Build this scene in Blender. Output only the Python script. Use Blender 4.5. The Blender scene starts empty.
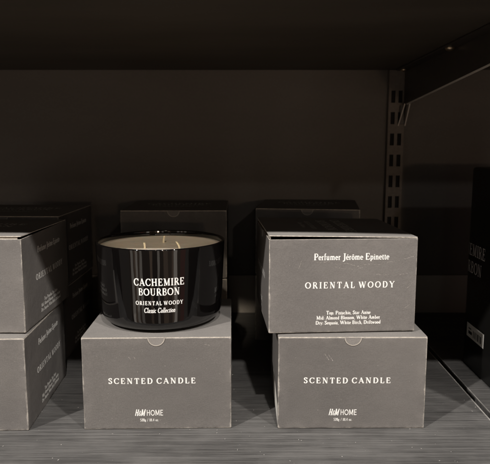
import bpy, bmesh, math, random
from mathutils import Vector, Matrix
random.seed(7)
R = math.radians; PI = math.pi
scene = bpy.context.scene
C = scene.collection
SRC_W = 490.0
W, D, H = .150, .1505, .0973          # one candle carton

# ------------------------------------------------------------------ helpers
def link(o, parent=None):
    C.objects.link(o)
    if parent is not None: o.parent = parent
    return o
def empty(name, loc=(0, 0, 0), rz=0.0):
    o = bpy.data.objects.new(name, None); o.empty_display_size = .02
    o.location = loc; o.rotation_euler = (0, 0, rz)
    return link(o)
def tag(o, label=None, cat=None, group=None, kind=None):
    if label: o['label'] = label
    if cat: o['category'] = cat
    if group: o['group'] = group
    if kind: o['kind'] = kind
    return o
def mesh_obj(name, verts, faces, mat, parent=None, smooth=False):
    me = bpy.data.meshes.new(name)
    me.from_pydata([tuple(v) for v in verts], [], faces)
    me.validate(); me.update()
    if mat: me.materials.append(mat)
    if smooth:
        for p in me.polygons: p.use_smooth = True
    return link(bpy.data.objects.new(name, me), parent)
def bm_obj(name, bm, mat, parent=None, smooth=False):
    bmesh.ops.recalc_face_normals(bm, faces=bm.faces[:])
    me = bpy.data.meshes.new(name); bm.to_mesh(me); bm.free()
    me.materials.append(mat)
    if smooth:
        for p in me.polygons: p.use_smooth = True
    return link(bpy.data.objects.new(name, me), parent)
def box_bm(bm, x0, x1, y0, y1, z0, z1, bev=0.0, seg=2):
    r = bmesh.ops.create_cube(bm, size=1)
    vs = r['verts']
    for v in vs:
        v.co = Vector(((x0+x1)/2+v.co.x*(x1-x0), (y0+y1)/2+v.co.y*(y1-y0), (z0+z1)/2+v.co.z*(z1-z0)))
    if bev > 0:
        es = list({e for v in vs for e in v.link_edges})
        bmesh.ops.bevel(bm, geom=es, offset=bev, segments=seg, affect='EDGES', profile=.5)
    return bm

# ------------------------------------------------------------------ materials
class N:
    def __init__(s, name):
        s.m = bpy.data.materials.new(name); s.m.use_nodes = True
        s.t = s.m.node_tree; s.b = s.t.nodes['Principled BSDF']
    def n(s, typ, **kw):
        o = s.t.nodes.new(typ)
        for k, v in kw.items(): setattr(o, k, v)
        return o
    def l(s, a, b): s.t.links.new(a, b)
    def sock(s, node, idx, v):
        if hasattr(v, 'is_linked') or hasattr(v, 'links'): s.l(v, node.inputs[idx])
        else: node.inputs[idx].default_value = v
    def math(s, op, a, b=None, c=None, clamp=False):
        o = s.n('ShaderNodeMath', operation=op); o.use_clamp = clamp
        s.sock(o, 0, a)
        if b is not None: s.sock(o, 1, b)
        if c is not None: s.sock(o, 2, c)
        return o.outputs[0]
    def mix(s, fac, a, b):
        o = s.n('ShaderNodeMix', data_type='RGBA')
        s.sock(o, 0, fac); s.sock(o, 6, a); s.sock(o, 7, b)
        return o.outputs[2]
    def noise(s, vec, scale, detail=2, rough=.5, dist=0.0):
        o = s.n('ShaderNodeTexNoise'); o.inputs['Scale'].default_value = scale
        o.inputs['Detail'].default_value = detail; o.inputs['Roughness'].default_value = rough
        o.inputs['Distortion'].default_value = dist
        s.l(vec, o.inputs['Vector']); return o.outputs['Fac']
    def ramp(s, v, stops):
        o = s.n('ShaderNodeValToRGB'); e = o.color_ramp.elements
        while len(e) < len(stops): e.new(.5)
        for i, (p, c) in enumerate(stops):
            e[i].position = p; e[i].color = (c, c, c, 1) if not isinstance(c, tuple) else (*c, 1)
        s.l(v, o.inputs[0]); return o.outputs[0]
    def mapr(s, v, a, b, c=0.0, d=1.0):
        o = s.n('ShaderNodeMapRange'); s.l(v, o.inputs[0])
        for i, q in enumerate((a, b, c, d)): o.inputs[i+1].default_value = q
        return o.outputs[0]
    def coord(s, scale=(1, 1, 1), rnd=True):
        tc = s.n('ShaderNodeTexCoord'); mp = s.n('ShaderNodeMapping')
        mp.inputs['Scale'].default_value = scale
        s.l(tc.outputs['Object'], mp.inputs['Vector'])
        if not rnd: return mp.outputs[0]
        oi = s.n('ShaderNodeObjectInfo')
        off = s.math('MULTIPLY', oi.outputs['Random'], 13.0)
        va = s.n('ShaderNodeVectorMath', operation='ADD')
        s.l(mp.outputs[0], va.inputs[0]); s.l(off, va.inputs[1])
        return va.outputs[0]
    def bump(s, h, strength, dist):
        o = s.n('ShaderNodeBump'); o.inputs['Strength'].default_value = strength
        o.inputs['Distance'].default_value = dist
        s.l(h, o.inputs['Height']); s.l(o.outputs[0], s.b.inputs['Normal'])
def plain(name, col, rough=.6, metal=0.0, spec=.5, nscale=0, namp=.15, coat=0):
    k = N(name); b = k.b
    b.inputs['Roughness'].default_value = rough; b.inputs['Metallic'].default_value = metal
    b.inputs['Specular IOR Level'].default_value = spec
    if coat: b.inputs['Coat Weight'].default_value = coat; b.inputs['Coat Roughness'].default_value = .03
    if nscale:
        f = k.noise(k.coord(), nscale, 4, .6)
        a = tuple(c*(1-namp) for c in col)+(1,); c2 = tuple(min(1, c*(1+namp)) for c in col)+(1,)
        k.l(k.mix(k.mapr(f, .3, .7), a, c2), b.inputs['Base Color'])
    else: b.inputs['Base Color'].default_value = (*col, 1)
    return k.m

def carton_mat(name, half, centre_z, col=(.152, .141, .132), wear=1.0, gate=(.40, .60)):
    k = N(name); b = k.b
    raw = k.coord(rnd=False); v = k.coord()
    sp = k.n('ShaderNodeSeparateXYZ'); k.l(raw, sp.inputs[0])
    q = [k.math('SUBTRACT', half[0], k.math('ABSOLUTE', sp.outputs[0])),
         k.math('SUBTRACT', half[1], k.math('ABSOLUTE', sp.outputs[1])),
         k.math('SUBTRACT', half[2], k.math('ABSOLUTE', k.math('SUBTRACT', sp.outputs[2], centre_z)))]
    mn = k.math('MINIMUM', q[0], q[1]); mx = k.math('MAXIMUM', q[0], q[1])
    med = k.math('MAXIMUM', mn, k.math('MINIMUM', mx, q[2]))      # distance to the nearest fold
    n1 = k.noise(v, 70, 4, .65); n2 = k.noise(v, 900, 2, .6); n3 = k.noise(v, 14, 4, .6)
    n4 = k.noise(v, 330, 3, .7)
    # worn folds
    lim = k.mapr(n1, .35, .75, .0006, .0026)
    fold = k.math('SUBTRACT', 1.0, k.math('DIVIDE', med, lim), clamp=True)
    fold = k.math('MULTIPLY', fold, k.mapr(n4, .30, .60, .35, 1.0), clamp=True)
    fold = k.math('MULTIPLY', fold, k.math('MULTIPLY', k.mapr(k.noise(v, 34, 3, .6), gate[0], gate[1], .15, 1.0), wear), clamp=True)
    big = k.math('MAXIMUM', k.math('MAXIMUM', q[0], q[1]), q[2])
    corner = k.math('MULTIPLY', k.mapr(k.math('ADD', k.math('ADD', q[0], q[1]), q[2]), .0008, .0046, 1.0, 0.0), k.mapr(n4, .42, .60, 0, .9), clamp=True)
    fold = k.math('MAXIMUM', fold, corner)
    # rubbed, dusty bloom close to the folds
    near = k.math('MULTIPLY', k.mapr(med, 0.0, .012, 1.0, 0.0), k.mapr(n1, .4, .8, 0, .32))
    # thin specks of lost ink
    speck = k.mapr(k.noise(v, 520, 1, .4), .77, .81, 0, .35)
    base = k.mix(k.mapr(n3, .3, .7), (col[0]*.91, col[1]*.91, col[2]*.92, 1), (col[0]*1.08, col[1]*1.08, col[2]*1.07, 1))
    base = k.mix(k.mapr(n2, .35, .65, 0, .42), base, (col[0]*.62, col[1]*.62, col[2]*.62, 1))
    oi = k.n('ShaderNodeObjectInfo'); hs = k.n('ShaderNodeHueSaturation'); k.l(base, hs.inputs['Color'])
    sc_ = k.n('ShaderNodeSeparateColor'); k.l(oi.outputs['Color'], sc_.inputs[0]); k.l(sc_.outputs[0], hs.inputs['Value']); base = hs.outputs[0]
    base = k.mix(k.mapr(k.noise(v, 5, 3, .5), .50, .72, 0, .35), base, (col[0]*1.35, col[1]*1.35, col[2]*1.33, 1))
    base = k.mix(near, base, (.30, .275, .25, 1))
    base = k.mix(speck, base, (.42, .39, .35, 1))
    base = k.mix(fold, base, (.62, .57, .50, 1))
    k.l(base, b.inputs['Base Color'])
    b.inputs['Roughness'].default_value = .62; b.inputs['Specular IOR Level'].default_value = .35
    bb = k.math('ADD', k.math('MULTIPLY', n2, .25), k.math('MULTIPLY', n1, .9))
    bb = k.math('ADD', bb, k.math('MULTIPLY', n3, 2.5))
    k.bump(bb, .55, .0009)
    return k.m

M = {}
M['carton'] = carton_mat('carton_grey_paper', (W/2, D/2, H/2), H/2)
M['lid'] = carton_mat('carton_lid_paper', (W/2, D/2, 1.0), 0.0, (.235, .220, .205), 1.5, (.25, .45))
M['flap'] = plain('raw_paper_flap', (.42, .38, .33), .8, nscale=200)
M['cut'] = plain('cut_paper_edge', (.56, .51, .44), .8, nscale=260, namp=.35)
M['ink'] = plain('white_print', (.86, .84, .80), .55, nscale=900, namp=.08)
M['ink_dim'] = plain('silver_print', (.88, .85, .80), .5, nscale=700, namp=.2)
M['ink_shiny'] = plain('glass_print', (.88, .87, .84), .35, nscale=600, namp=.06)
M['scuff'] = plain('scuffed_paper', (.30, .275, .25), .8, nscale=600, namp=.35)
M['black_ink'] = plain('black_print', (.02, .02, .02), .5)
M['sticker'] = plain('price_sticker_paper', (.90, .87, .80), .55, nscale=90, namp=.05)
M['dust'] = plain('dust_and_crumbs', (.34, .32, .30), .9)
M['seam_light'] = plain('shelf_edge_highlight', (.36, .345, .32), .45, nscale=40, namp=.5)  # pale colour paints the highlight on the board edges
M['wick'] = plain('cotton_wick', (.80, .70, .50), .8, nscale=1500, namp=.2)
M['steel'] = plain('brown_steel', (.060, .050, .042), .42, .0, .5, nscale=160, namp=.18)
M['upright'] = plain('upright_powder_coat', (.155, .130, .108), .5, 0, .5, nscale=220, namp=.15)
M['screw'] = plain('brass_screw', (.85, .68, .48), .36, 1.0)
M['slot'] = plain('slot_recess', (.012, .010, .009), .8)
M['edge'] = plain('steel_edge_highlight', (.84, .78, .70), .35)  # highlight on the bracket lip and hooks, painted as a pale colour

def wax():
    k = N('candle_wax'); b = k.b
    f = k.noise(k.coord(), 60, 3, .5)
    k.l(k.mix(f, (.80, .70, .58, 1), (.88, .79, .67, 1)), b.inputs['Base Color'])
    b.inputs['Roughness'].default_value = .38
    b.inputs['Subsurface Weight'].default_value = .25
    b.inputs['Subsurface Radius'].default_value = (.006, .004, .003)
    b.inputs['Subsurface Scale'].default_value = .5
    k.bump(k.noise(k.coord(), 45, 4, .6), .5, .0022)
    return k.m
M['wax'] = wax()
def glass():
    k = N('black_glass'); b = k.b
    b.inputs['Base Color'].default_value = (.0035, .003, .003, 1)
    b.inputs['Specular IOR Level'].default_value = .72
    v = k.coord()
    sm = k.noise(v, 26, 4, .6, .6); fi = k.noise(v, 500, 2, .6)
    k.l(k.math('ADD', k.mapr(sm, .45, .8, .030, .09), k.mapr(fi, .62, .75, 0, .06)), b.inputs['Roughness'])
    mp = k.n('ShaderNodeMapping'); mp.inputs['Scale'].default_value = (1, 1, .25)
    tc = k.n('ShaderNodeTexCoord'); k.l(tc.outputs['Object'], mp.inputs[0])
    k.bump(k.noise(mp.outputs[0], 50, 2, .5), .22, .0012)
    return k.m
M['glass'] = glass()

def shelf_wood():
    k = N('black_ribbed_wood_shelf'); b = k.b
    tc = k.n('ShaderNodeTexCoord')
    def st(sx, sy, sz=1, dx=0):
        mp = k.n('ShaderNodeMapping'); mp.inputs['Scale'].default_value = (sx, sy, sz)
        mp.inputs['Location'].default_value = (dx, dx*.3, 0)
        k.l(tc.outputs['Object'], mp.inputs[0]); return mp.outputs[0]
    g1 = k.noise(st(9, 360), 1.0, 4, .62, .35)      # long grain
    g2 = k.noise(st(30, 1000, 1, 3), 1.0, 3, .6, .2)    # fine ribs
    g3 = k.noise(st(4, 60, 1, 7), 1.0, 4, .6, .8)   # broad bands
    blot = k.noise(tc.outputs['Object'], 16, 4, .6)
    fine = k.noise(tc.outputs['Object'], 1600, 2, .6)
    h = k.math('ADD', k.math('MULTIPLY', k.mapr(g1, .35, .65), .6), k.math('MULTIPLY', k.mapr(g2, .35, .65), .4))
    sy_ = k.n('ShaderNodeSeparateXYZ'); k.l(tc.outputs['Object'], sy_.inputs[0])
    ph = k.math('ADD', k.math('MULTIPLY', sy_.outputs[1], 2*PI/.0031), k.math('MULTIPLY', k.noise(st(1.3, 20, 1, 5), 1.0, 3, .6), 9.0))
    rib = k.math('POWER', k.math('ADD', k.math('MULTIPLY', k.math('SINE', ph), .5), .5), 5.0)
    rib = k.math('MULTIPLY', rib, k.mapr(k.noise(st(4, 60, 1, 2), 1.0, 3, .6), .38, .6, .1, 1.0))
    h = k.math('SUBTRACT', h, k.math('MULTIPLY', rib, .55))
    col = k.mix(h, (.046, .0445, .043, 1), (.176, .170, .163, 1))
    col = k.mix(k.math('MULTIPLY', k.mapr(g3, .35, .62, 1, 0), .30), col, (.026, .025, .024, 1))
    col = k.mix(k.mapr(blot, .42, .70, 0, .5), col, (.165, .159, .151, 1))   # dusty film
    col = k.mix(k.mapr(fine, .66, .76, 0, .6), col, (.30, .29, .275, 1))
    k.l(col, b.inputs['Base Color'])
    k.l(k.mapr(blot, .3, .7, .42, .60), b.inputs['Roughness'])
    b.inputs['Specular IOR Level'].default_value = .4
    k.bump(h, .55, .0007)
    return k.m
M['shelf'] = shelf_wood()
def board(name, a, c, sx=1, sy=1, sz=1, rough=.5):
    k = N(name); b = k.b
    tc = k.n('ShaderNodeTexCoord'); mp = k.n('ShaderNodeMapping')
    mp.inputs['Scale'].default_value = (sx, sy, sz); k.l(tc.outputs['Object'], mp.inputs[0])
    f = k.noise(mp.outputs[0], 3.0, 6, .62, .4); g = k.noise(tc.outputs['Object'], 400, 3, .6)
    col = k.mix(k.mapr(f, .35, .65), (*a, 1), (*c, 1))
    col = k.mix(k.mapr(g, .4, .7, 0, .3), col, (*[q*1.35 for q in c], 1))
    k.l(col, b.inputs['Base Color']); b.inputs['Roughness'].default_value = rough
    k.bump(g, .2, .0004)
    return k.m
M['wall'] = board('brown_laminate_wall', (.092, .080, .070), (.118, .103, .090), 1, 1, 3)
M['foot_glow'] = board('painted_wall_glow', (.36, .33, .30), (.43, .40, .36), 1, 1, 3)  # brighter light low on the wall, put into the colour
M['under'] = board('dark_brown_shelf_underside', (.075, .062, .048), (.105, .088, .068), 1, 5, 1, .5)
M['tall_ink'] = plain('pale_print', (.9, .88, .85), .5)
M['blackbox'] = plain('matt_black_card', (.010, .0095, .0088), .38, 0, .35, nscale=500, namp=.2)

# ------------------------------------------------------------------ lettering: a small serif stroke alphabet
T, t = .165, .075
def ln(x0, y0, x1, y1, w=T): return ('l', [(x0, y0), (x1, y1)], w)
def sf(x, y, l=.34): return ('l', [(x-l/2, y), (x+l/2, y)], .062)
def arc(cx, cy, rx, ry, a0, a1, w=None):
    n = max(5, int(abs(a1-a0)/14))
    return ('c', [(cx+rx*math.cos(R(a0+(a1-a0)*i/n)), cy+ry*math.sin(R(a0+(a1-a0)*i/n))) for i in range(n+1)], w)
def cv(*p):
    p = list(p); q = [p[0]]+p+[p[-1]]; out = []
    for i in range(1, len(q)-2):
        for s in range(5):
            u = s/5.; a, b, c, d = q[i-1], q[i], q[i+1], q[i+2]
            out.append(tuple(.5*((2*b[j])+(-a[j]+c[j])*u+(2*a[j]-5*b[j]+4*c[j]-d[j])*u*u+(-a[j]+3*b[j]-3*c[j]+d[j])*u**3) for j in (0, 1)))
    out.append(p[-1]); return ('c', out, None)
m_, h_, e_ = .03, .5, .97
X = .50   # x-height
G = {
 'A': (.92, [ln(.46, .99, .13, m_, t), ln(.43, 1., .79, m_), ln(.24, .34, .66, .34, t), sf(.13, m_, .28), sf(.79, m_, .32)]),
 'B': (.78, [ln(.2, 0, .2, 1), arc(.40, .755, .22, .215, -90, 90), arc(.40, .27, .27, .24, -90, 90), ln(.08, e_, .42, e_, t), ln(.2, .53, .42, .53, t), ln(.08, m_, .42, m_, t)]),
 'C': (.88, [arc(.50, .5, .38, .47, 42, 318), ln(.81, .98, .81, .68, t), ln(.79, .2, .84, .28, t)]),
 'D': (.93, [ln(.2, 0, .2, 1), arc(.42, .5, .37, .47, -90, 90), ln(.08, e_, .44, e_, t), ln(.08, m_, .44, m_, t)]),
 'E': (.78, [ln(.2, 0, .2, 1), ln(.08, e_, .66, e_, t), ln(.2, .52, .52, .52, t), ln(.08, m_, .70, m_, t), ln(.65, 1., .65, .76, t), ln(.69, 0, .69, .26, t), ln(.52, .63, .52, .41, t)]),
 'H': (.98, [ln(.22, 0, .22, 1), ln(.76, 0, .76, 1), ln(.22, .52, .76, .52, t), sf(.22, m_), sf(.22, e_), sf(.76, m_), sf(.76, e_)]),
 'I': (.44, [ln(.22, 0, .22, 1), sf(.22, m_, .36), sf(.22, e_, .36)]),
 'J': (.48, [cv((.28, 1.), (.28, .3), (.25, -.05), (.10, -.2), (-.02, -.16)), ln(.28, 1, .28, .2), sf(.28, e_, .36)]),
 'L': (.74, [ln(.2, 0, .2, 1), sf(.2, e_), ln(.08, m_, .66, m_, t), ln(.66, 0, .66, .30, t)]),
 'M': (1.12, [ln(.2, 0, .2, 1, t), ln(.22, 1, .54, .06), ln(.54, .04, .88, 1, t), ln(.90, 0, .90, 1), sf(.2, m_, .26), sf(.90, m_, .32), sf(.16, e_, .24), sf(.94, e_, .24)]),
 'N': (1.0, [ln(.2, 0, .2, 1, t), ln(.2, 1, .78, .02), ln(.79, 0, .79, 1, t), sf(.2, m_, .28), sf(.15, e_, .26), sf(.79, e_, .28)]),
 'O': (1.0, [arc(.5, .5, .40, .46, 0, 360)]),
 'P': (.74, [ln(.2, 0, .2, 1), arc(.40, .72, .24, .25, -90, 90), ln(.08, e_, .42, e_, t), ln(.2, .47, .42, .47, t), sf(.2, m_)]),
 'R': (.86, [ln(.2, 0, .2, 1), arc(.40, .74, .23, .23, -90, 90), ln(.08, e_, .42, e_, t), ln(.2, .51, .42, .51, t), ln(.42, .51, .76, .02), sf(.2, m_), sf(.79, m_, .2)]),
 'S': (.66, [cv((.53, .78), (.46, .95), (.30, .97), (.14, .86), (.14, .68), (.32, .54), (.50, .38), (.52, .18), (.36, .03), (.18, .05), (.10, .22)), ln(.54, .98, .54, .72, t), ln(.10, 0, .10, .28, t)]),
 'T': (.84, [ln(.42, 0, .42, 1), ln(.08, e_, .76, e_, t), sf(.42, m_), ln(.09, 1, .09, .74, t), ln(.75, 1, .75, .74, t)]),
 'U': (.94, [ln(.22, 1, .22, .32), arc(.48, .30, .26, .27, 180, 360), ln(.74, 1, .74, .30, t), sf(.22, e_), sf(.74, e_, .28)]),
 'W': (1.28, [ln(.12, 1, .40, .02), ln(.40, 0, .64, .96, t), ln(.62, 1, .90, .02), ln(.90, 0, 1.14, 1, t), sf(.12, e_, .30), sf(1.14, e_, .26), sf(.62, e_, .24)]),
 'Y': (.90, [ln(.12, 1, .45, .46), ln(.76, 1, .46, .46, t), ln(.45, .5, .45, 0), sf(.12, e_, .30), sf(.77, e_, .26), sf(.45, m_)]),
 'a': (.50, [cv((.08, .40), (.20, .49), (.33, .42), (.34, .30)), ln(.34, .38, .34, .06, .12), cv((.34, .28), (.16, .24), (.08, .13), (.16, .02), (.28, .05), (.35, .12)), ln(.34, .04, .44, .02, t)]),
 'b': (.56, [ln(.14, 0, .14, .98, .12), arc(.29, .25, .17, .22, -140, 140), sf(.10, .97, .14)]),
 'c': (.46, [arc(.26, .25, .18, .22, 50, 315)]),
 'd': (.56, [ln(.42, 0, .42, .98, .12), arc(.27, .25, .17, .22, 40, 320), sf(.38, .97, .14), sf(.46, .02, .14)]),
 'e': (.48, [arc(.25, .25, .18, .22, 0, 320), ln(.08, .27, .42, .27, t)]),
 'f': (.34, [ln(.15, 0, .15, .8, .12), cv((.15, .78), (.20, .94), (.34, .95)), ln(.04, .48, .30, .48, t), sf(.15, .03, .24)]),
 'g': (.50, [arc(.23, .30, .15, .16, 0, 360), cv((.14, .17), (.08, .08), (.22, .03), (.38, .0), (.40, -.12), (.24, -.2), (.08, -.14), (.12, -.02)), ln(.34, .42, .46, .47, t)]),
 'h': (.58, [ln(.14, 0, .14, .98, .12), cv((.14, .36), (.26, .48), (.38, .45), (.42, .32)), ln(.42, .34, .42, 0, .12), sf(.10, .97, .14), sf(.14, .03, .24), sf(.42, .03, .24)]),
 'i': (.28, [ln(.14, 0, .14, .5, .12), sf(.14, .03, .24), sf(.10, .48, .14), ln(.14, .66, .14, .79, .13)]),
 'l': (.28, [ln(.14, 0, .14, .98, .12), sf(.14, .03, .24), sf(.10, .97, .14)]),
 'm': (.86, [ln(.14, 0, .14, .5, .12), cv((.14, .36), (.26, .48), (.38, .45), (.42, .32)), ln(.42, .34, .42, 0, .12), cv((.42, .36), (.54, .48), (.66, .45), (.70, .32)), ln(.70, .34, .70, 0, .12), sf(.10, .48, .14), sf(.14, .03, .22), sf(.42, .03, .22), sf(.70, .03, .22)]),
 'n': (.58, [ln(.14, 0, .14, .5, .12), cv((.14, .36), (.26, .48), (.38, .45), (.42, .32)), ln(.42, .34, .42, 0, .12), sf(.10, .48, .14), sf(.14, .03, .24), sf(.42, .03, .24)]),
 'o': (.52, [arc(.26, .25, .18, .22, 0, 360)]),
 'p': (.56, [ln(.14, -.2, .14, .5, .12), arc(.29, .25, .17, .22, -140, 140), sf(.10, .48, .14), sf(.14, -.2, .24)]),
 'q': (.56, [ln(.42, -.2, .42, .5, .12), arc(.27, .25, .17, .22, 40, 320), sf(.42, -.2, .24)]),
 'r': (.40, [ln(.14, 0, .14, .5, .12), cv((.14, .34), (.24, .46), (.36, .44)), sf(.10, .48, .14), sf(.14, .03, .26)]),
 's': (.38, [cv((.31, .38), (.20, .48), (.09, .40), (.14, .28), (.28, .20), (.31, .09), (.19, .01), (.07, .10))]),
 't': (.34, [ln(.15, .08, .15, .66, .12), cv((.15, .1), (.20, .01), (.32, .06)), ln(.04, .48, .30, .48, t)]),
 'u': (.58, [ln(.14, .14, .14, .5, .12), cv((.14, .16), (.20, .03), (.34, .04), (.42, .16)), ln(.42, 0, .42, .5, .12), sf(.10, .48, .14), sf(.38, .48, .14), sf(.46, .02, .14)]),
 'w': (.78, [ln(.08, .5, .24, .02, .12), ln(.24, 0, .38, .48, t), ln(.36, .5, .53, .02, .12), ln(.53, 0, .68, .5, t), sf(.08, .48, .2), sf(.68, .48, .18)]),
 'y': (.54, [ln(.08, .5, .28, .02, .12), ln(.46, .5, .22, -.16, t), ln(.22, -.16, .10, -.18, .1), sf(.08, .48, .2), sf(.46, .48, .18)]),
 'z': (.44, [ln(.07, .46, .36, .46, t), ln(.36, .46, .08, .04, .12), ln(.07, .03, .38, .03, t)]),
 '0': (.56, [arc(.28, .48, .19, .46, 0, 360)]), '1': (.40, [ln(.2, 0, .2, .95), sf(.2, m_, .3), ln(.2, .93, .08, .82, t)]),
 '2': (.54, [cv((.10, .74), (.16, .90), (.32, .93), (.42, .78), (.36, .54), (.20, .28), (.08, .06)), ln(.08, .05, .46, .05, .11)]),
 '4': (.56, [ln(.38, 0, .38, .95, .13), ln(.38, .93, .06, .30, t), ln(.05, .29, .52, .29, t)]),
 '5': (.54, [ln(.14, .90, .42, .90, .11), ln(.14, .92, .12, .55, t), cv((.12, .54), (.30, .58), (.44, .42), (.40, .12), (.22, .02), (.08, .10))]),
 '8': (.56, [arc(.28, .70, .15, .21, 0, 360), arc(.28, .25, .19, .23, 0, 360)]),
 '/': (.44, [ln(.06, -.08, .38, 1., .08)]), '.': (.22, [ln(.10, 0, .10, .12, .13)]), ',': (.22, [ln(.11, .1, .08, -.14, .11)]),
 ':': (.24, [ln(.12, 0, .12, .12, .13), ln(.12, .36, .12, .48, .13)]), ' ': (.34, []),
}
G['é'] = (.48, G['e'][1]+[ln(.22, .60, .34, .80, .09)])
G['ô'] = (.52, G['o'][1]+[ln(.14, .60, .26, .78, .08), ln(.26, .78, .38, .60, .08)])
S2 = .15    # sans letters and the slanted brush mark
SANS = {
 'H': (.86, [ln(.15, 0, .15, 1, S2), ln(.70, 0, .70, 1, S2), ln(.15, .52, .70, .52, .13)]),
 'O': (1.0, [arc(.5, .5, .40, .43, 0, 360, .15)]),
 'M': (1.06, [ln(.15, 0, .15, 1, S2), ln(.90, 0, .90, 1, S2), ln(.17, 1, .52, .12, .15), ln(.88, 1, .53, .12, .15)]),
 'E': (.72, [ln(.15, 0, .15, 1, S2), ln(.15, .93, .64, .93, .13), ln(.15, .52, .60, .52, .13), ln(.15, .07, .66, .07, .13)]),
}
BRUSH = [ln(.10, 0, .10, 1.04, .17), ln(.46, -.02, .46, 1.02, .19), ln(.10, .5, .46, .54, .14),                 # H
         ('c', [(.98, .02), (.76, .52), (.74, .70), (.82, .80), (.89, .70), (.86, .56), (.70, .34), (.67, .16), (.76, .04), (.88, .08), (.98, .34)], .10),  # &
         ln(1.16, -.02, 1.16, 1.04, .17), ln(1.18, 1.02, 1.40, .08, .16), ln(1.40, .08, 1.64, 1.02, .12), ln(1.66, -.02, 1.66, 1.04, .18)]

def stroke_polys(st, slant=0.0, bold=1.0):
    kind, pts, w = st; out = []
    n = len(pts); L = []; Rr = []
    closed = n > 3 and math.dist(pts[0], pts[-1]) < 1e-4
    for i in range(n):
        a = pts[i-1] if i > 0 else (pts[-2] if closed else pts[0])
        b = pts[i+1] if i < n-1 else (pts[1] if closed else pts[-1])
        dx, dy = b[0]-a[0], b[1]-a[1]; d = math.hypot(dx, dy) or 1; dx /= d; dy /= d
        ww = w if w else (.075 + ((.165 if max(p[1] for p in pts)-min(p[1] for p in pts) > .62 else .125)-.075)*abs(dy)**1.3)
        ww *= bold
        nx, ny = -dy*ww/2, dx*ww/2
        L.append((pts[i][0]+nx, pts[i][1]+ny)); Rr.append((pts[i][0]-nx, pts[i][1]-ny))
    for i in range(n-1): out.append([Rr[i], Rr[i+1], L[i+1], L[i]])
    return [[(x+slant*y, y) for x, y in q] for q in out]
def layout(text, h, width=None, track=0.0, slant=0.0, bold=1.0, table=G):
    """polygons of one line of text, centred on (0,0), cap height h; track in cap heights"""
    x = 0; polys = []; lay = 0
    for ch in text:
        adv, sts = table[ch]
        if ch == ' ' and text.isupper(): adv = .12
        if ch.islower():
            yy = lambda y: y*1.2 if 0 < y < .52 else (y if y <= 0 else .62+(y-.52)*.80)
            sts = [(k_, [(a_, yy(b_)) for a_, b_ in p_], w_) for k_, p_, w_ in sts]
        for st in sts:
            for q in stroke_polys(st, slant, bold): polys.append((lay, [(px+x, py) for px, py in q]))
            lay += 1
        x += adv+track
    x -= track
    return fit(polys, x, h, width)
def fit(polys, total, h, width=None):
    sx = (width/total) if width else h
    return [(k, [((px-total/2)*sx, (py-.5)*h) for px, py in q]) for k, q in polys]
def shift(polys, dx, dy): return [(k, [(x+dx, y+dy) for x, y in q]) for k, q in polys]
def text_obj(name, polys, fn, mat, parent=None, off=.00012):
    """fn(u, v, lift) -> local 3D point; every stroke lies a few microns above the last"""
    vs = []; fs = []
    for k, q in polys:
        b = len(vs); vs += [fn(x, y, off+((k*7) % 23)*6e-6) for x, y in q]; fs.append([b, b+1, b+2, b+3])
    return mesh_obj(name, vs, fs, mat, parent)

# ------------------------------------------------------------------ the carton prototype (origin: centre of its base)
def perimeter(hx, hy, r, n):
    pts = []
    def side(p, q):
        for i in range(n): u = i/n; pts.append((p[0]+(q[0]-p[0])*u, p[1]+(q[1]-p[1])*u))
    def corner(cx, cy, a0):
        for i in range(4): a = R(a0+90*i/4); pts.append((cx+r*math.cos(a), cy+r*math.sin(a)))
    side((-hx+r, -hy), (hx-r, -hy)); corner(hx-r, -hy+r, -90)
    side((hx, -hy+r), (hx, hy-r)); corner(hx-r, hy-r, 0)
    side((hx-r, hy), (-hx+r, hy)); corner(-hx+r, hy-r, 90)
    side((-hx, hy-r), (-hx, -hy+r)); corner(-hx+r, -hy+r, 180)
    return pts
NOTCH = .0087
def bulge(x, y, z, seed=0):
    """how far a carton wall swells out of true at this point"""
    fx = math.cos(PI*min(1, abs(x)/(W/2)))*.5+.5; fy = math.cos(PI*min(1, abs(y)/(D/2)))*.5+.5
    fz = math.sin(PI*max(0, min(1, z/H)))
    w1 = .0002*math.sin(90*x+40*z+seed)+.00015*math.sin(140*y-70*z+seed*2)
    return (.0005*max(fx, fy)*fz+w1*fz)
def carton_body_mesh(seed):
    hx, hy = W/2, D/2; top = H-.0012
    P = perimeter(hx, hy, .0009, 14); n = len(P)
    zs = [0, .0006, .0018]+[.0018+(top-.0024)*i/9 for i in range(1, 10)]+[top]
    vs = []; fs = []
    for j, z in enumerate(zs):
        for (x, y) in P:
            L = math.hypot(x/hx, y/hy)
            nx = math.copysign(1, x) if abs(x) > hx-.0009 else 0; ny = math.copysign(1, y) if abs(y) > hy-.0009 else 0
            b = bulge(x, y, z, seed) if (nx == 0) != (ny == 0) else 0
            ins = .0005 if j == 0 else 0
            vs.append((x+nx*(b-ins), y+ny*(b-ins), z))
    for j in range(len(zs)-1):
        for i in range(n): k = (i+1) % n; fs.append([j*n+i, j*n+k, (j+1)*n+k, (j+1)*n+i])
    fs.append([i for i in range(n)][::-1])
    th = .0011; o = len(vs); tb = (len(zs)-1)*n            # rim and inside
    for z in (top, .002):
        for i, (x, y) in enumerate(P):
            vs.append((x*(1-th/hx), y*(1-th/hy), z))
    for i in range(n): k = (i+1) % n; fs.append([tb+i, tb+k, o+k, o+i]); fs.append([o+i, o+k, o+n+k, o+n+i])
    fs.append([o+n+i for i in range(n)])
    return vs, fs
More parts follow.
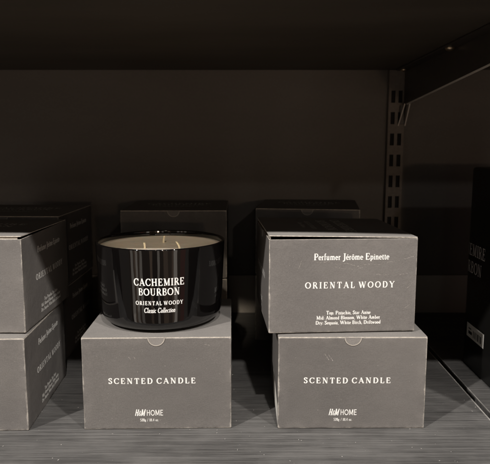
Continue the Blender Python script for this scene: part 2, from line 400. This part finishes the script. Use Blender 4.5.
def make_carton():
    root = empty('candle_box')
    vs, fs = carton_body_mesh(1.3); body = mesh_obj('body', vs, fs, M['carton'], root, True)
    body.data.materials.append(M['cut'])
    for p in body.data.polygons:
        if p.normal.z > .9 and p.center.z > H-.01: p.material_index = 1
    # lid: hinged on the back edge, its origin on the hinge centre line at the carton's middle in x
    P = perimeter(W/2-.0002, D/2-.0002, .0012, 14); n = len(P)
    vs = []; fs = []
    nr = 8
    for s, z in ((1, 0.0), (-1, -.0010)):
        for k in range(nr, 0, -1):
            for (x, y) in P:
                u = k/nr
                zz = z+.0009*(math.cos(PI*x*u/W)*math.cos(PI*y*u/D))*(1 if s > 0 else .8)
                if k == nr and s > 0: zz -= .0002
                vs.append((x*u, y*u, zz))
        vs.append((0, 0, z+.0009))
    per = n*nr+1
    for s in (0, 1):
        for k in range(nr-1):
            for i in range(n):
                j = (i+1) % n; a = [s*per+k*n+i, s*per+k*n+j, s*per+(k+1)*n+j, s*per+(k+1)*n+i]
                fs.append(a if s == 0 else a[::-1])
        for i in range(n):
            j = (i+1) % n; a = [s*per+(nr-1)*n+i, s*per+(nr-1)*n+j, s*per+n*nr]; fs.append(a if s == 0 else a[::-1])
    for i in range(n): j = (i+1) % n; fs.append([i, per+i, per+j, j])
    lid = mesh_obj('lid', vs, fs, M['lid'], root, False); lid.location = (0, 0, H)
    lid.data.materials.append(M['cut'])
    for p in list(lid.data.polygons)[-n:]: p.material_index = 1
    # tuck flap folded down behind the front panel, and the half-moon thumb tab
    bm = bmesh.new(); box_bm(bm, -W/2+.004, W/2-.004, -D/2+.0016, -D/2+.0024, -.017, -.0009, .0002, 1)
    bm_obj('tuck_flap', bm, M['flap'], lid)
    q = 20
    def hd(r, y0, z0=H-.0006):
        return [(r*math.cos(PI+PI*i/q), y0, z0+r*.98*math.sin(PI+PI*i/q)) for i in range(q+1)]
    yf = -D/2-.00055
    A = hd(NOTCH, yf); B = hd(NOTCH, -D/2+.0008); v = A+B; m = q+1
    f = [list(range(m))]+[[i, i+m, i+1+m, i+1] for i in range(q)]
    tab = mesh_obj('thumb_tab', v, f, M['carton_tab'], root)
    A = hd(NOTCH, yf-.00006); B = hd(NOTCH-.0009, yf-.00006)
    v = A+B; f = [[i, i+1, i+1+m, i+m] for i in range(q)]
    mesh_obj('cut_edge', v, f, M['flap'], tab)
    # printing
    front = lambda u, v, l: (u, -D/2-l-bulge(u, -D/2, v, 1.3)-.00001, v)
    side = lambda u, v, l: (W/2+l+bulge(W/2, u, v, 1.3)+.00001, u, v)
    zt = lambda d: H-d
    text_obj('product_lettering', shift(layout('SCENTED CANDLE', .0059, .088, .24, bold=1.35), -.005, zt(.0455)), front, M['ink'], root)
    mk = fit([(i, p) for i, st in enumerate(BRUSH) for p in stroke_polys(st, .26)], 2.0, .0068, .0112)
    hm = layout('HOME', .0062, .0170, .05, table=SANS)
    text_obj('brand_lettering', shift(mk, -.0176, zt(.0795))+[(k+3, p) for k, p in shift(hm, -.0028, zt(.0796))], front, M['ink'], root)
    text_obj('weight_lettering', shift(layout('520g / 18.4 oz.', .0031, .0190, .06, bold=1.25), -.0085, zt(.0873)), front, M['ink'], root)
    text_obj('perfumer_lettering', shift(layout('Perfumer Jérôme Epinette', .0066, .0765, .02, bold=1.35), .008, zt(.0190)), side, M['ink'], root)
    text_obj('scent_lettering', shift(layout('ORIENTAL WOODY', .0064, .0915, .26, bold=1.3), .007, zt(.0480)), side, M['ink'], root)
    ls = []
    for i, (s, w) in enumerate((('Top: Pistachio, Star Anise', .0455), ('Mid: Almond Blossom, White Amber', .0655), ('Dry: Sequoia, White Birch, Driftwood', .0670))):
        ls += shift(layout(s, .0038, w, .03, bold=1.5), .006, zt(.0766+.0052*i))
    text_obj('notes_lettering', ls, side, M['ink'], root)
    topf = lambda u, v, l: (u, v, .00022+l+.0009*math.cos(PI*u/W)*math.cos(PI*v/D))
    text_obj('name_lettering', shift(layout('CACHEMIRE', .0108, .098, .10), 0, .014)+[(k+2, p) for k, p in shift(layout('BOURBON', .0108, .080, .10), 0, -.004)]
             , topf, M['ink_dim'], lid)
    text_obj('collection_lettering', shift(layout('ORIENTAL WOODY', .0050, .064, .3), 0, -.022)+[(k+2, p) for k, p in shift(layout('Classic Collection', .0046, .042, .05, .2), 0, -.031)],
             topf, M['ink_dim'], lid)
    return root
M['carton_tab'] = carton_mat('thumb_tab_paper', (W/2, 1, 1), 0, (.25, .232, .215), .5)

def copy_tree(o, parent=None):
    c = o.copy(); C.objects.link(c); c.parent = parent
    for ch in list(kids[o.name]): copy_tree(ch, c)
    return c
proto = make_carton()
kids = {}
for o in list(bpy.data.objects): kids[o.name] = [x for x in bpy.data.objects if x.parent == o]

def flc(x0, y0, a, rot=0.0, lev=0, tilt=0.0):
    """pose from the middle of the front edge; rot turns the carton about its own axis"""
    cx = x0-(D/2)*math.sin(a); cy = y0+(D/2)*math.cos(a)
    return (cx, cy, lev), a+rot
LV = H+.0014
STACK = 'grey candle cartons stacked on the shelf'
spec = [
 ('B1', -.0890, .5815, .022, 0, 0, 0.0, 'dark grey candle carton reading SCENTED CANDLE with the black jar candle standing on it'),
 ('B2', .1085, .5826, .004, 0, 0, 0.0, 'dark grey carton reading SCENTED CANDLE underneath the scuffed ORIENTAL WOODY carton'),
 ('B3', .0990, .5935, .0600, -PI/2, 1, 1.15, 'scuffed grey carton with ORIENTAL WOODY facing out, its lid lifting, atop another carton'),
 ('L1', -.2950, .5750, .040, 0, 0, 0.0, 'carton cut off by the left edge, standing on the shelf under another carton'),
 ('L2', -.2976, .5911, -.003, 0, 1, .8, 'carton with its lid popped open, cut off by the left edge, resting on another carton'),
 ('K1a', -.1008, .8435, .013, 0, 0, 0.0, 'shaded rear carton on the shelf directly behind the jar candle, under another'),
 ('K1', -.1008, .8435, .013, 0, 1, 0.0, 'dim rear carton whose top shows just above the rim of the jar candle'),
 ('K2a', .0900, .8600, -.06, 0, 0, 0.0, 'shaded rear carton on the shelf behind the scuffed ORIENTAL WOODY stack'),
 ('K2', .0898, .8635, -.130, 0, 1, 0.0, 'dim rear carton, slightly skewed, whose top shows above the scuffed carton'),
 ('K0a', -.3166, .7769, -.010, 0, 0, 0.0, 'shaded rear carton on the shelf behind the two cartons at the left edge'),
 ('K0', -.3166, .7769, -.0256, 0, 1, 0.0, 'dim rear carton directly behind the popped open carton, upper of its pair'),
]
carton = {}
rnd = random.Random(3)
for i, (k, x, y, a, rot, lev, lift, lab) in enumerate(spec):
    o = proto if i == 0 else copy_tree(proto)
    loc, rz = flc(x, y, a, rot)
    o.location = (loc[0], loc[1], .0004+lev*LV); o.rotation_euler = (0, 0, rz)
    tag(o, lab, 'candle box', STACK); carton[k] = o
    tone = {'B3': 1.10, 'B1': .97, 'B2': .94, 'L1': 1.0, 'L2': 1.07}.get(k, .92)     # tone set separately for each carton
    for ch in bpy.data.objects:
        if ch.parent == o: ch.color = (tone, tone, tone, 1)
    if lift:
        for ch in bpy.data.objects:
            if ch.parent == o and ch.name.startswith('lid'):
                th = R(lift); ch.rotation_euler = (-th, 0, 0)
                ch.location = (0, D/2-(D/2)*math.cos(th), H+(D/2)*math.sin(th)+.0003)

# scuffs on single cartons
def scuff(parent, lines, fn, *a, **k):
    for i, q in enumerate(lines): scuff1(parent, [q], fn, *a, **dict(k, dz=i*1.5e-5))
def scuff1(parent, lines, fn, w=.00035, seed=1, name='scuff_mark', gap=.25, dz=0):
    r = random.Random(seed); vs = []; fs = []
    for ln_ in lines:
        pts = []
        for (x0, y0), (x1, y1) in zip(ln_, ln_[1:]):
            n = max(3, int(math.hypot(x1-x0, y1-y0)/.0009))
            for i in range(n): u = i/n; pts.append((x0+(x1-x0)*u+r.uniform(-1, 1)*.00022, y0+(y1-y0)*u+r.uniform(-1, 1)*.00030))
        for i in range(len(pts)-1):
            if r.random() < gap: continue
            a, b = pts[i], pts[i+1]; d = math.hypot(b[0]-a[0], b[1]-a[1]) or 1
            q = w*r.uniform(.3, 1.2); nx, ny = -(b[1]-a[1])/d*q/2, (b[0]-a[0])/d*q/2; k = len(vs)
            for (x, y) in ((a[0]-nx, a[1]-ny), (b[0]-nx, b[1]-ny), (b[0]+nx, b[1]+ny), (a[0]+nx, a[1]+ny)): vs.append(fn(x, y, .00008+dz+(i % 3)*5e-6))
            fs.append([k, k+1, k+2, k+3])
    return mesh_obj(name, vs, fs, M['scuff'], parent)
front = lambda u, v, l: (u, -D/2-l-bulge(u, -D/2, v, 1.3)-.00001, v)
side = lambda u, v, l: (W/2+l+bulge(W/2, u, v, 1.3)+.00001, u, v)
def P3(px, py): return (px-342)/148*.150, H-(py-240)/94*H
def pl(*p): return [P3(*q) for q in p]
scuff(carton['B3'], [pl((311, 262), (318, 264), (326, 263), (336, 266), (345, 265), (356, 268), (366, 266), (378, 267), (388, 264), (398, 263), (408, 260), (414, 258)),
                     pl((330, 267), (340, 270), (352, 271), (362, 269)), pl((375, 276), (383, 277), (390, 276)), pl((398, 277), (403, 276), (408, 276)),
                     pl((406, 291), (410, 288), (413, 284)), pl((404, 312), (407, 309), (411, 307)), pl((300, 262), (298, 268), (295, 273))], side, .00042, 4, gap=.42)
def P1(px, py): return (px-157)/149*.150, H-(py-337.5)/92*H
scuff(carton['B1'], [[P1(129, 357), P1(132, 360)], [P1(134, 356.5), P1(137, 360)], [P1(205, 345), P1(211, 346)]], front, .0006, 5, gap=.1)
def P2(px, py): return (px-352)/148*.150, H-(py-337.5)/92*H
scuff(carton['B2'], [[P2(324, 354), P2(329, 361)], [P2(328, 355), P2(333, 362)]], front, .0006, 6, gap=.15)
# white price label low on the left side of the lower right carton
lf = lambda u, v, l: (-W/2-l-bulge(-W/2, u, v, 1.3), u, v)
mesh_obj('price_sticker', [lf(y, z, .00012) for y, z in ((-D/2+.0015, .003), (-D/2+.0015, .023), (-D/2+.075, .036), (-D/2+.075, .006))], [[0, 1, 2, 3]], M['sticker'], carton['B2'])

# ------------------------------------------------------------------ the jar candle
def lathe(name, prof, mat, parent=None, seg=128, smooth=True, close=False):
    vs = []; fs = []; n = len(prof)
    for i in range(seg):
        a = 2*PI*i/seg
        for r, z in prof: vs.append((r*math.cos(a), r*math.sin(a), z))
    for i in range(seg):
        j = (i+1) % seg
        for k in range(n-1): fs.append([i*n+k, j*n+k, j*n+k+1, i*n+k+1])
    if prof[0][0] > 1e-6: pass
    return mesh_obj(name, vs, fs, mat, parent, smooth)
JH = .0870; JR = .0700
JX, JY = -.0925, .6525
jar = empty('jar_candle', (JX, JY, H+.0022), 0)
tag(jar, 'wide glossy black glass candle jar with white lettering and three wicks, on a grey carton', 'candle')
def jr(z):                       # outer radius
    base = .0650+(JR-.0650)*min(1, z/JH)**.8
    if z < .012: base -= .012*(1-math.sqrt(max(0, 1-((.012-z)/.012)**2)))
    return base
prof = [(0.0001, .0012), (.040, .0008), (.050, .0000), (jr(0)-.001, 0)]
for i in range(1, 14): z = .012*(1-math.cos(PI/2*i/13)); prof.append((jr(z), z))
for i in range(1, 22): z = .012+(JH-.0135)*i/21; prof.append((jr(min(z, JH)), z))
ro = jr(JH); zt_ = prof[-1][1]
prof += [(ro-.0001, zt_+.0006), (ro-.0006, zt_+.0011), (ro-.0013, zt_+.0013), (ro-.0020, zt_+.0011), (ro-.0025, zt_+.0006), (ro-.0026, zt_)]
prof += [(ro-.0028, zt_-.006), (ro-.0034, zt_-.020), (ro-.004, zt_-.030), (.001, zt_-.030)]
JTOP = zt_+.0013
gl = lathe('glass_jar', prof, M['glass'], jar)
WZ = JTOP-.0070
wr = ro-.0031
wp = [(.0001, WZ-.0004)]+[(wr*i/14, WZ-.0004+(.0012*(i/14)**8)) for i in range(1, 15)]+[(wr+.00005, WZ-.006), (wr-.002, WZ-.008)]
lathe('wax', wp, M['wax'], jar, 96)
for (dx, dy, tx, ty, hh) in ((-.0145, -.018, -.0004, .000, .0068), (.0005, .020, .0006, -.0005, .0082), (.0225, -.018, -.0022, .0006, .0078)):
    vs = []; fs = []; n = 8; rings = 6
    for k in range(rings):
        u = k/(rings-1); rr_ = .0013*(1-.15*u)
        for i in range(n):
            a = 2*PI*i/n; vs.append((dx+tx*u*u*1.6+rr_*math.cos(a), dy+ty*u*u+rr_*.8*math.sin(a), WZ-.001+hh*u))
    for k in range(rings-1):
        for i in range(n): j = (i+1) % n; fs.append([k*n+i, k*n+j, (k+1)*n+j, (k+1)*n+i])
    fs.append([(rings-1)*n+i for i in range(n)])
    mesh_obj('wick', vs, fs, M['wick'], jar, True)
AJ = math.atan2(-JX, JY)*.55      # the print faces slightly left of the lens
def onjar(u, v, l):
    r = jr(v)+l; a = -PI/2+u/JR-.01
    return (r*math.cos(a), r*math.sin(a), v)
jz = lambda py: JTOP-(py-250.5)/602.5*.585-.0005
def jt(s, h, w, py, tr=.08, sl=0, bold=1.0, dx=-.0015): return shift(layout(s, h, w, tr, sl, bold), dx+.0094, jz(py))
text_obj('name_lettering', jt('CACHEMIRE', .0073, .0525, 284, bold=1.3)+[(k+3, p) for k, p in jt('BOURBON', .0073, .0430, 294.3, bold=1.3)], onjar, M['ink_shiny'], jar)
text_obj('scent_lettering', jt('ORIENTAL WOODY', .0041, .0500, 306.3, .2, bold=1.5), onjar, M['ink_shiny'], jar)
text_obj('collection_lettering', jt('Classic Collection', .0052, .0330, 314, .02, .22, 1.4), onjar, M['ink_shiny'], jar)

# ------------------------------------------------------------------ the dark carton at the right edge
def rounded_column(hx, hy, r, z0, z1, er, n=10):
    def ring(ins, z):
        rr_ = max(.001, r-ins); out = []
        for cx, cy, a0 in ((hx-r, -hy+r, -90), (hx-r, hy-r, 0), (-hx+r, hy-r, 90), (-hx+r, -hy+r, 180)):
            for i in range(n+1): a = R(a0+90*i/n); out.append((cx+rr_*math.cos(a), cy+rr_*math.sin(a), z))
        return out
    rings = [ring(er*.5, z0), ring(0, z0+.001)]
    for i in range(1, 8): rings.append(ring(0, z0+.001+(z1-er-z0-.001)*i/7))
    for i in range(1, 6): a = PI/2*i/5; rings.append(ring(er*(1-math.cos(a)), z1-er+er*math.sin(a)))
    m = len(rings[0]); vs = [v for rg in rings for v in rg]; fs = []
    for j in range(len(rings)-1):
        for i in range(m): k = (i+1) % m; fs.append([j*m+i, j*m+k, (j+1)*m+k, (j+1)*m+i])
    fs.append(list(range(m))[::-1]); fs.append([(len(rings)-1)*m+i for i in range(m)])
    return vs, fs
HX, HY, RC = .080, .125, .020; TBH = .2595
tb = empty('tall_box', (.372, .665, .0004), R(0)); tag(tb, 'tall matt black box at the right edge with rounded corners and pale lettering', 'box')
vs, fs = rounded_column(HX, HY, RC, 0, TBH, .004); bd = mesh_obj('body', vs, fs, M['blackbox'], tb, True)
def onleft(u, v, l):     # u runs from the far end towards the lens along the left side, wrapping round the far corner
    s = u
    if s >= 0: return (-HX-l, HY-RC-s, v)
    a = PI+s/RC
    return (-HX+RC+(RC+l)*math.cos(a), HY-RC-(RC+l)*math.sin(a)*-1*-1 if False else HY-RC+(RC+l)*math.sin(a)*(1), v)
def onleft(u, v, l):
    if u >= 0: return (-HX-l, HY-RC-u, v)
    th = min(PI*.95, -u/RC)
    return (-HX+RC-(RC+l)*math.cos(th), HY-RC+(RC+l)*math.sin(th), v)
zt2 = lambda z: z
text_obj('name_lettering', shift(layout('CACHEMIRE', .0150, .098, .08), .001, .1545)+[(k+2, p) for k, p in shift(layout('BOURBON', .0150, .080, .08), .001, .1320)], onleft, M['tall_ink'], tb)
ys = [(.004+i*.008) for i in range(8)]
v = [onleft(u, z, .00015) for u in ys for z in (.040, .058)]; f = [[2*i, 2*i+2, 2*i+3, 2*i+1] for i in range(7)]
ps = mesh_obj('price_sticker', v, f, M['sticker'], tb)
vs = []; fs = []
for (a, b, z0, z1) in [(.010, .022, .0445, .0485), (.026, .0275, .043, .052), (.029, .0298, .043, .052), (.0315, .0335, .043, .052), (.036, .0375, .043, .052), (.040, .0432, .043, .052), (.0455, .047, .043, .052), (.049, .0520, .043, .052), (.010, .019, .051, .0525)]:
    k = len(vs); vs += [onleft(u, z, .00025) for u, z in ((a, z0), (b, z0), (b, z1), (a, z1))]; fs.append([k, k+1, k+2, k+3])
mesh_obj('barcode', vs, fs, M['black_ink'], ps)

# ------------------------------------------------------------------ the shelf
SX = .2600; YB = 1.0166; YF = .452; ZS = .409
def struct(name, bm, mat, smooth=False): return tag(bm_obj(name, bm, mat, None, smooth), kind='structure')
bm = bmesh.new(); box_bm(bm, -1.0, SX, YF, YB-.002, -.030, 0, .0012, 3); struct('shelf_board', bm, M['shelf'])
bm = bmesh.new(); box_bm(bm, SX+.0060, 1.3, YF, YB-.002, -.030, 0, .0012, 3); struct('shelf_board_right', bm, M['shelf'])
bm = bmesh.new(); box_bm(bm, -1.0, 1.3, YB, YB+.02, -.15, .60); struct('back_wall', bm, M['wall'])
bm = bmesh.new(); box_bm(bm, -1.0, 1.3, YB-.004, YB-.0005, -.028, .066, .0008, 2); struct('wall_foot_glow', bm, M['foot_glow'])  # added strip carrying the painted light at the wall's foot
bm = bmesh.new(); box_bm(bm, SX-.0016, SX-.0002, YF+.001, YB-.006, -.004, .0004, .0002, 1); struct('seam_highlight_strip', bm, M['seam_light'])  # thin added strips paint the light line either side of the seam
bm = bmesh.new(); box_bm(bm, SX+.0062, SX+.0069, YF+.001, YB-.006, -.004, .0004, .0002, 1); struct('seam_highlight_strip', bm, M['seam_light'])
YT = .436
bm = bmesh.new(); box_bm(bm, -1.0, 1.3, YT, YB-.002, ZS, ZS+.035, .002, 2); struct('upper_shelf', bm, M['under'])
# crumbs and lint
vs = []; fs = []; r = random.Random(11)
for i in range(800):
    x = r.uniform(-.42, .5); y = YF+.004+(r.random()**1.6)*.30; s = r.choice((.00015, .0002, .0002, .0003, .0004, .0006))*r.uniform(.7, 1.2)
    if SX-.003 < x < SX+.008: continue
    n = r.choice((4, 5, 6)); k = len(vs); a0 = r.uniform(0, 6)
    st_ = r.choice((1, 1, 1, 2.6))
    for j in range(n):
        a = a0+2*PI*j/n; q = s*r.uniform(.6, 1.2); dx, dy = q*st_*math.cos(a), q*math.sin(a)
        vs.append((x+dx*math.cos(a0)-dy*math.sin(a0), y+dx*math.sin(a0)+dy*math.cos(a0), .0004))
    vs.append((x, y, .0004+s*.8)); 
    for j in range(n): fs.append([k+j, k+(j+1) % n, k+n])
tag(mesh_obj('crumbs', vs, fs, M['dust']), 'pale specks of dust and lint on the dark shelf', 'dust', None, 'stuff')

# slotted upright
RX = .2480; RW = .0265
bm = bmesh.new()
z0, z1 = -.14, ZS-.001
rail = empty('slotted_upright', (RX, YB-.0005, z0)); tag(rail, 'brown slotted metal upright fixed to the back wall', 'shelf upright')
PITCH = .0345; SH = .0195; SWD = .0066
xs = [-RW/2, -.0092, -.0092+SWD, .0092-SWD, .0092, RW/2]
zc = []; zz = .0375-.0345*5+.03
rows = []
z = z0
k0 = .262
zz = k0
while zz-PITCH > z0+.02: zz -= PITCH
vs = []; fs = []
def quad(a, b, c, d): k = len(vs); vs.extend((a, b, c, d)); fs.append([k, k+1, k+2, k+3])
TH = .012; inn = .0022
cuts = [0.0]; opens = []
while zz < z1-.02:
    opens.append((zz-SH/2-z0, zz+SH/2-z0)); zz += PITCH
zcur = 0.0; ztop = z1-z0
for (a, b) in opens+[(ztop, ztop)]:
    quad((xs[0], -TH, zcur), (xs[5], -TH, zcur), (xs[5], -TH, a), (xs[0], -TH, a))
    if b > a:
        for i in (0, 2, 4): quad((xs[i], -TH, a), (xs[i+1], -TH, a), (xs[i+1], -TH, b), (xs[i], -TH, b))
        for i in (1, 3):
            x0_, x1_ = xs[i], xs[i+1]
            quad((x0_, -TH, a), (x0_, -TH, b), (x0_, -TH+inn, b), (x0_, -TH+inn, a)); quad((x1_, -TH, b), (x1_, -TH, a), (x1_, -TH+inn, a), (x1_, -TH+inn, b))
            quad((x0_, -TH, b), (x1_, -TH, b), (x1_, -TH+inn, b), (x0_, -TH+inn, b)); quad((x1_, -TH, a), (x0_, -TH, a), (x0_, -TH+inn, a), (x1_, -TH+inn, a))
    zcur = b
quad((xs[0], 0, 0), (xs[0], -TH, 0), (xs[0], -TH, ztop), (xs[0], 0, ztop)); quad((xs[5], -TH, 0), (xs[5], 0, 0), (xs[5], 0, ztop), (xs[5], -TH, ztop))
quad((xs[0], -TH, ztop), (xs[5], -TH, ztop), (xs[5], 0, ztop), (xs[0], 0, ztop))
mesh_obj('channel', vs, fs, M['upright'], rail)
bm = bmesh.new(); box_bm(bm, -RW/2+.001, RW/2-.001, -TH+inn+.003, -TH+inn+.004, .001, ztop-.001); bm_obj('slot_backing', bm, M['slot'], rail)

# bracket carrying the upper shelf: a tapering plate with a turned bottom lip and hooked end
br = empty('shelf_bracket', (.2600, YB-.014, ZS)); tag(br, 'dark steel bracket arm under the upper shelf with two bright screws', 'bracket')
def plate(name, pts, x0, x1, mat, parent):
    bm = bmesh.new(); A = [bm.verts.new((x0, y, z)) for y, z in pts]; B = [bm.verts.new((x1, y, z)) for y, z in pts]
    bm.faces.new(A); bm.faces.new(B[::-1]); n = len(pts)
    for i in range(n): j = (i+1) % n; bm.faces.new((A[i], B[i], B[j], A[j]))
    bmesh.ops.bevel(bm, geom=bm.edges[:], offset=.0004, segments=1, affect='EDGES')
    return bm_obj(name, bm, mat, parent)
# local y: 0 at the wall, negative towards the lens
plate('arm_plate', [(-.001, -.0005), (-.5500, -.0005), (-.5500, -.022), (-.36, -.035), (-.018, -.056), (-.001, -.088)], -.0012, .0012, M['steel'], br)
def bar(name, a, b, w, h, mat, parent):
    a = Vector(a); b = Vector(b); d = (b-a).normalized(); sx = Vector((1, 0, 0)); up = sx.cross(d).normalized()
    vs = []
    for p in (a, b):
        for i, j in ((-1, -1), (1, -1), (1, 1), (-1, 1)): vs.append(p+sx*(i*w/2)+up*(j*h/2))
    return mesh_obj(name, vs, [[0, 1, 2, 3], [7, 6, 5, 4], [0, 4, 5, 1], [1, 5, 6, 2], [2, 6, 7, 3], [3, 7, 4, 0]], mat, parent)
bar('bottom_lip', (0, -.36, -.0355), (0, -.018, -.0565), .0030, .0012, M['edge'], br)
for dx in (-.0040, .0040): bar('hook', (dx-.0050 if dx < 0 else dx-.002, -.0005, -.090), (dx, -.0185, -.056), .0013, .0020, M['edge'], br)
bm = bmesh.new(); box_bm(bm, -.0075, -.0002, -.0040, -.0028, -.088, -.058, .0003, 1); bm_obj('hooked_tab', bm, M['steel'], br)
bm = bmesh.new(); box_bm(bm, -.016, -.0014, -.480, -.004, -.0030, -.0006, .0003, 1); bm_obj('top_flange', bm, M['steel'], br)
for yy_, s in ((-.238, .0058), (-.020, .0046)):
    bm = bmesh.new(); bmesh.ops.create_uvsphere(bm, u_segments=20, v_segments=12, radius=s)
    for v_ in bm.verts: v_.co.z = v_.co.z*.62; v_.co += Vector((-.0082, yy_, -.0034))
    bm_obj('screw', bm, M['screw'], br, True)

# ------------------------------------------------------------------ light
def look(o, to): o.rotation_euler = (Vector(to)-o.location).to_track_quat('-Z', 'Y').to_euler()
def spot(name, loc, to, power, size, blend, rad, col):
    d = bpy.data.lights.new(name, 'SPOT'); d.energy = power; d.spot_size = R(size); d.spot_blend = blend
    d.shadow_soft_size = rad; d.color = col
    o = bpy.data.objects.new(name, d); C.objects.link(o); o.location = loc; look(o, to); return o
def area(name, loc, to, sx, sy, power, col):
    d = bpy.data.lights.new(name, 'AREA'); d.shape = 'RECTANGLE'; d.size = sx; d.size_y = sy; d.energy = power; d.color = col
    o = bpy.data.objects.new(name, d); C.objects.link(o); o.location = loc; look(o, to); return o
WARM = (1, .955, .91); BRN = (1, .70, .50)
spot('ceiling_spot_front', (.30, -1.30, 2.50), (.02, .64, .07), 165, 24, .5, .035, WARM)
spot('ceiling_spot_right', (1.30, -1.25, 2.42), (.02, .64, .07), 230, 24, .5, .06, WARM)
spot('ceiling_spot_left', (-1.75, -1.25, 2.42), (.04, .64, .07), 410, 24, .5, .035, WARM)
spot('aisle_spot_far', (.75, -2.0, 1.19), (0, 1.0, .12), 9.5, 40, .5, .03, (1, .92, .84))
spot('wax_fill_spot', (-.16, -.62, 1.13), (JX, .695, .186), 42, 6.6, .7, .02, (1, .86, .68))  # added lamp, aimed to brighten the wax
spot('glint_fill_low', (.42, -1.7, .30), (.2, .8, .39), 7, 40, .6, .03, (1, .70, .46))  # unseen lamp added to give the screws their glints
area('ceiling_panel', (-.1, -1.1, 2.6), (-.1, .2, 0), 1.9, .10, 5.0, WARM)
area('ceiling_panel', (.2, -.35, 2.6), (.1, .3, 0), 1.2, .08, 3.0, WARM)
# unseen area lamps added for the brown glow and streaks in the black glass
sr = random.Random(5)
GREY = (1, .88, .76)
STRIPS = ((119, 128, .07, GREY), (128, 130, .05, BRN), (132.5, 133.5, .3, BRN), (130, 132.5, 1.3, GREY), (133.5, 135, .25, BRN), (135, 137, .7, GREY), (137, 139, .22, BRN), (139, 141.5, .8, GREY),
          (141.5, 150, .05, BRN), (150, 153, .28, BRN), (153, 158, .06, BRN), (158, 160.5, .55, GREY), (160.5, 165, .08, BRN), (165, 169.5, .50, BRN), (169.5, 174, .16, BRN),
          (174, 176, .4, BRN), (176, 179.5, 1.1, GREY), (179.5, 183, .14, BRN), (183, 187.5, .22, (1, .42, .34)), (187.5, 191, .10, GREY))
def azx(x): return -66+(2*math.degrees(math.asin((x-160.5)/64))+81)*120/136
for x0, x1, rad, col in STRIPS:
    a0, a1 = azx(x0), azx(x1); a = R((a0+a1)/2); wid = 2*1.5*math.tan(R((a1-a0)/2))
    for z0_, z1_ in ((-1.05, -.46), (-.46, .40)):
        h = z1_-z0_; z = (z0_+z1_)/2; q = 1.25*rad*sr.choice((.55, .8, 1.0, 1.25))
        area('streak_lamp', (JX+1.5*math.sin(a), JY-1.5*math.cos(a), z), (JX, JY, z), wid, h, q*wid*h*PI, col)
w = bpy.data.worlds.new('World'); scene.world = w; w.use_nodes = True
bg = w.node_tree.nodes['Background']; bg.inputs[0].default_value = (1, .86, .72, 1); bg.inputs[1].default_value = .007

# ------------------------------------------------------------------ camera
cd = bpy.data.cameras.new('Camera'); cam = bpy.data.objects.new('Camera', cd); C.objects.link(cam)
cd.sensor_fit = 'HORIZONTAL'; cd.sensor_width = 36; cd.lens = 602.5/SRC_W*36; cd.shift_y = -1.0/SRC_W
cd.clip_start = .01; cd.clip_end = 50
cam.location = (0, 0, .2892); cam.rotation_euler = (PI/2-.1436, 0, 0)
cd.dof.use_dof = True; cd.dof.focus_distance = .61; cd.dof.aperture_fstop = 16
scene.camera = cam
scene.view_settings.view_transform = 'Standard'; scene.view_settings.look = 'None'
scene.view_settings.exposure = 0; scene.view_settings.gamma = 1
